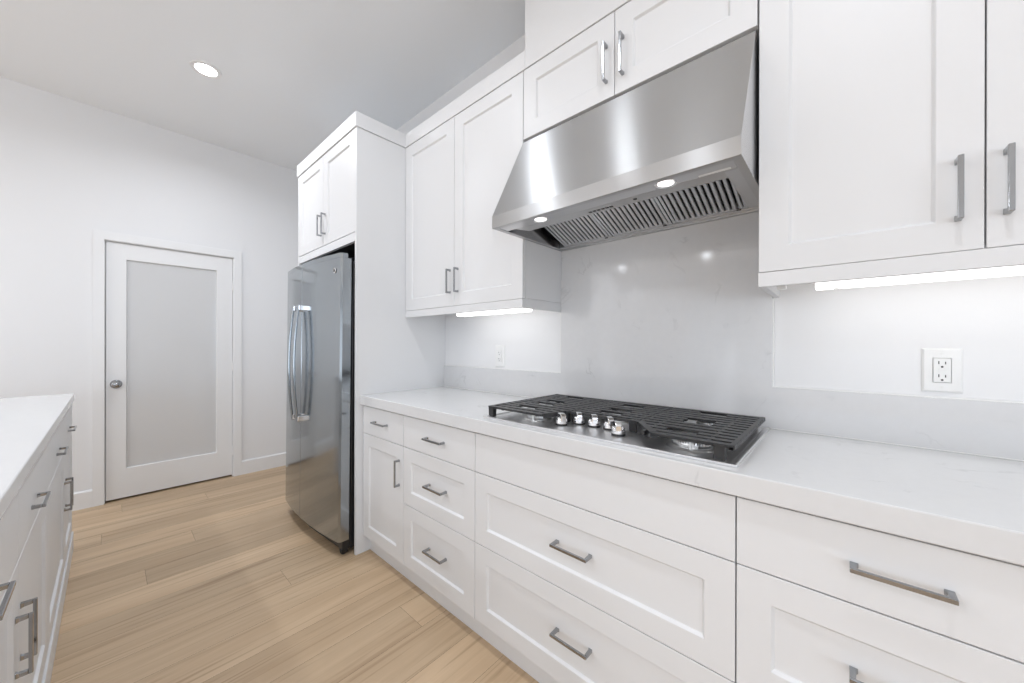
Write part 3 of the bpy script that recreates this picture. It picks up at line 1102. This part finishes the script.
def outlet(yc, z0, z1, label):
    t = thing('wall_outlet', (XR, yc, z0), label, 'outlet', 'outlets on the right wall')
    F = Face(XR - 0.0003, -1)
    hw = 0.0385
    bm = bmesh.new()
    zc = (z0 + z1) / 2

    def ring(i, w_):
        return [bm.verts.new(F.co(u, w_, z)) for u, z in ((yc - hw + i, z0 + i), (yc + hw - i, z0 + i), (yc + hw - i, z1 - i), (yc - hw + i, z1 - i))]
    iw, ih = 0.0175, 0.0345
    A, B, C_ = ring(0, 0), ring(0, 0.002), ring(0.005, 0.0065)
    E_ = [bm.verts.new(F.co(u, 0.0065, z)) for u, z in ((yc - iw, zc - ih), (yc + iw, zc - ih), (yc + iw, zc + ih), (yc - iw, zc + ih))]
    H_ = [bm.verts.new(F.co(u, 0.001, z)) for u, z in ((yc - iw, zc - ih), (yc + iw, zc - ih), (yc + iw, zc + ih), (yc - iw, zc + ih))]
    for a, b in ((A, B), (B, C_), (C_, E_), (E_, H_)):
        for k in range(4):
            bm.faces.new((a[k], a[(k + 1) % 4], b[(k + 1) % 4], b[k]))
    bm.faces.new(H_); bm.faces.new(A[::-1])
    obj('cover_plate', bm, 'plastic', t, 0.001)
    bm = bmesh.new()
    F.box(bm, yc - iw + 0.0012, yc + iw - 0.0012, 0.0012, 0.0085, zc - ih + 0.0012, zc + ih - 0.0012)
    r = obj('receptacle', bm, 'plastic', t, 0.001)
    for s in (-1, 1):
        zz = zc + s * 0.0185
        bm = bmesh.new()
        F.box(bm, yc + 0.0052, yc + 0.0072, 0.0080, 0.0087, zz - 0.001, zz + 0.0075)
        F.box(bm, yc - 0.0072, yc - 0.0052, 0.0080, 0.0087, zz - 0.001, zz + 0.006)
        lathe(bm, [(0, -0.0087), (0.0026, -0.0087), (0.0026, -0.0080), (0, -0.0080)], (XR - 0.0003, yc, zz - 0.0085), 'x', 14)
        obj('slots', bm, 'slot', r)
    bm = bmesh.new()
    F.box(bm, yc - 0.007, yc + 0.007, 0.0085, 0.0095, zc - 0.0045, zc - 0.0008)
    F.box(bm, yc - 0.007, yc + 0.007, 0.0085, 0.0095, zc + 0.0008, zc + 0.0045)
    obj('test_button', bm, 'plastic', r, 0.0003)
    for zz in (z0 + 0.014, z1 - 0.014):
        bm = bmesh.new()
        lathe(bm, [(0, -0.0075), (0.0024, -0.0074), (0.003, -0.0066), (0.003, -0.006), (0, -0.006)], (XR - 0.0003, yc, zz), 'x', 14)
        obj('screw', bm, 'plastic', t)
    return t


outlet(-0.206, 1.077, 1.201, 'white double outlet plate on the wall right of the cooktop, below the bright light bar')
outlet(1.527, 1.073, 1.203, 'white outlet plate on the wall left of the cooktop, near the refrigerator cabinet')

# ------------------------------------------------------------------ lights under the cabinets


def light_bar(y0, y1, zt, label):
    t = thing('under_cabinet_light', (-0.16, (y0 + y1) / 2, 1.370), label, 'light', 'lights under the wall cabinets')
    bm = bmesh.new()
    box(bm, -0.187, -0.133, y0 - 0.004, y1 + 0.004, zt - 0.010, zt)
    obj('housing', bm, 'plastic', t, 0.001)
    bm = bmesh.new()
    prism(bm, [(-0.190, zt - 0.0105), (-0.190, 1.379), (-0.185, 1.374), (-0.135, 1.374), (-0.130, 1.379), (-0.130, zt - 0.0105)], 'y', y0, y1)
    obj('diffuser', bm, 'tube', t)
    obj('switch', bx(-0.182, -0.172, y1 - 0.05, y1 - 0.04, 1.370, 1.3738), 'plastic', t)


light_bar(1.165, 1.690, 1.4205, 'lit bar light under the left wall cabinet next to the range hood')
light_bar(-0.56, 0.060, 1.4205, 'long lit bar light under the tall right wall cabinet')

# small white clip under the right cabinet's end
bm = bmesh.new()
prism(bm, [(-0.205, 1.4208), (-0.205, 1.384), (-0.198, 1.378), (-0.182, 1.378), (-0.175, 1.386), (-0.175, 1.4208)], 'y', 0.127, 0.149)
box(bm, -0.200, -0.180, 0.112, 0.1268, 1.410, 1.4208)
tag(obj('cable_clip', bm, 'plastic', None, 0.002), 'small white clip under the corner of the right wall cabinet', 'clip')

# ------------------------------------------------------------------ recessed ceiling lights
for i, (x, y, watt) in enumerate(DOWNLIGHTS):
    first = i == 0
    t = thing('recessed_light', (x, y, CEIL - 0.012),
              'round lit recessed ceiling light above the aisle in front of the white door' if first else
              'recessed ceiling light guessed for the open room outside the picture', 'light', None if first else 'recessed lights of the open room')
    bm = bmesh.new()
    lathe(bm, [(0.056, -0.003), (0.060, -0.0065), (0.078, -0.0045), (0.080, -0.0005), (0.056, -0.0005)], (x, y, CEIL), 'z', 40)
    auto_smooth(obj('trim_ring', bm, 'trim', t), 50)
    bm = bmesh.new()
    lathe(bm, [(0, -0.004), (0.0555, -0.003), (0.0555, -0.001), (0, -0.001)], (x, y, CEIL), 'z', 40)
    obj('lens', bm, 'lens', t, smooth=True)
    l = area('lamp', (x, y, CEIL - 0.0085), (0, 0, 0), 0.11, 0.11, watt, (0.93, 0.98, 1.06), 160, 'DISK')

# ------------------------------------------------------------------ cabinets on the left
XI = -1.711
FI = Face(XI, 1)
IZ = [0.112, 0.690, 0.868]
XIB = -2.62


def left_cabinet(y0, ymid, y1, hands, drawers, label):
    t = thing('base_cabinet', (XI - 0.3, (y0 + y1) / 2, 0), label, 'cabinet')
    obj('carcass', bx(XIB, XI - T - 0.002, y0 + 0.0005, y1 - 0.0005, 0.108, 0.8725), 'cab', t)
    obj('base_board', bx(XIB, XI + 0.006, y0 + 0.0005, y1 - 0.0005, 0.0005, 0.107), 'cab', t, 0.0015)
    for k, (a, b) in enumerate(((y0, ymid), (ymid, y1))):
        front(t, FI, a, b, IZ[1], IZ[2], 'slab', 'drawer', drawers[k], 0.752, proud=0.026)
        o = obj('door', shaker_bm(FI, a + G, b - G, IZ[0] + G, IZ[1] - G), 'cab', t, 0.0011)
        pull(FI, o, hands[k], 0.505 if y0 < 1.5 else 0.47, True, 0.14, proud=0.026)
    return t


left_cabinet(0.85, 1.462, 2.085, (1.415, 1.488), (1.105, 1.735), 'near white base cabinet on the left edge, large door pulls in view')
left_cabinet(2.085, 2.815, 3.345, (2.778, 2.852), (2.455, 3.060), 'far white base cabinet on the left, its end nearest the door')
tag(obj('countertop', bx(-2.65, -1.703, 0.83, 3.350, 0.8735, 0.914), 'quartz', None, 0.003),
    'white quartz countertop on the left cabinets, cut by the picture edge', 'countertop')

for o in D.objects:
    if '_org' in o:
        del o['_org']
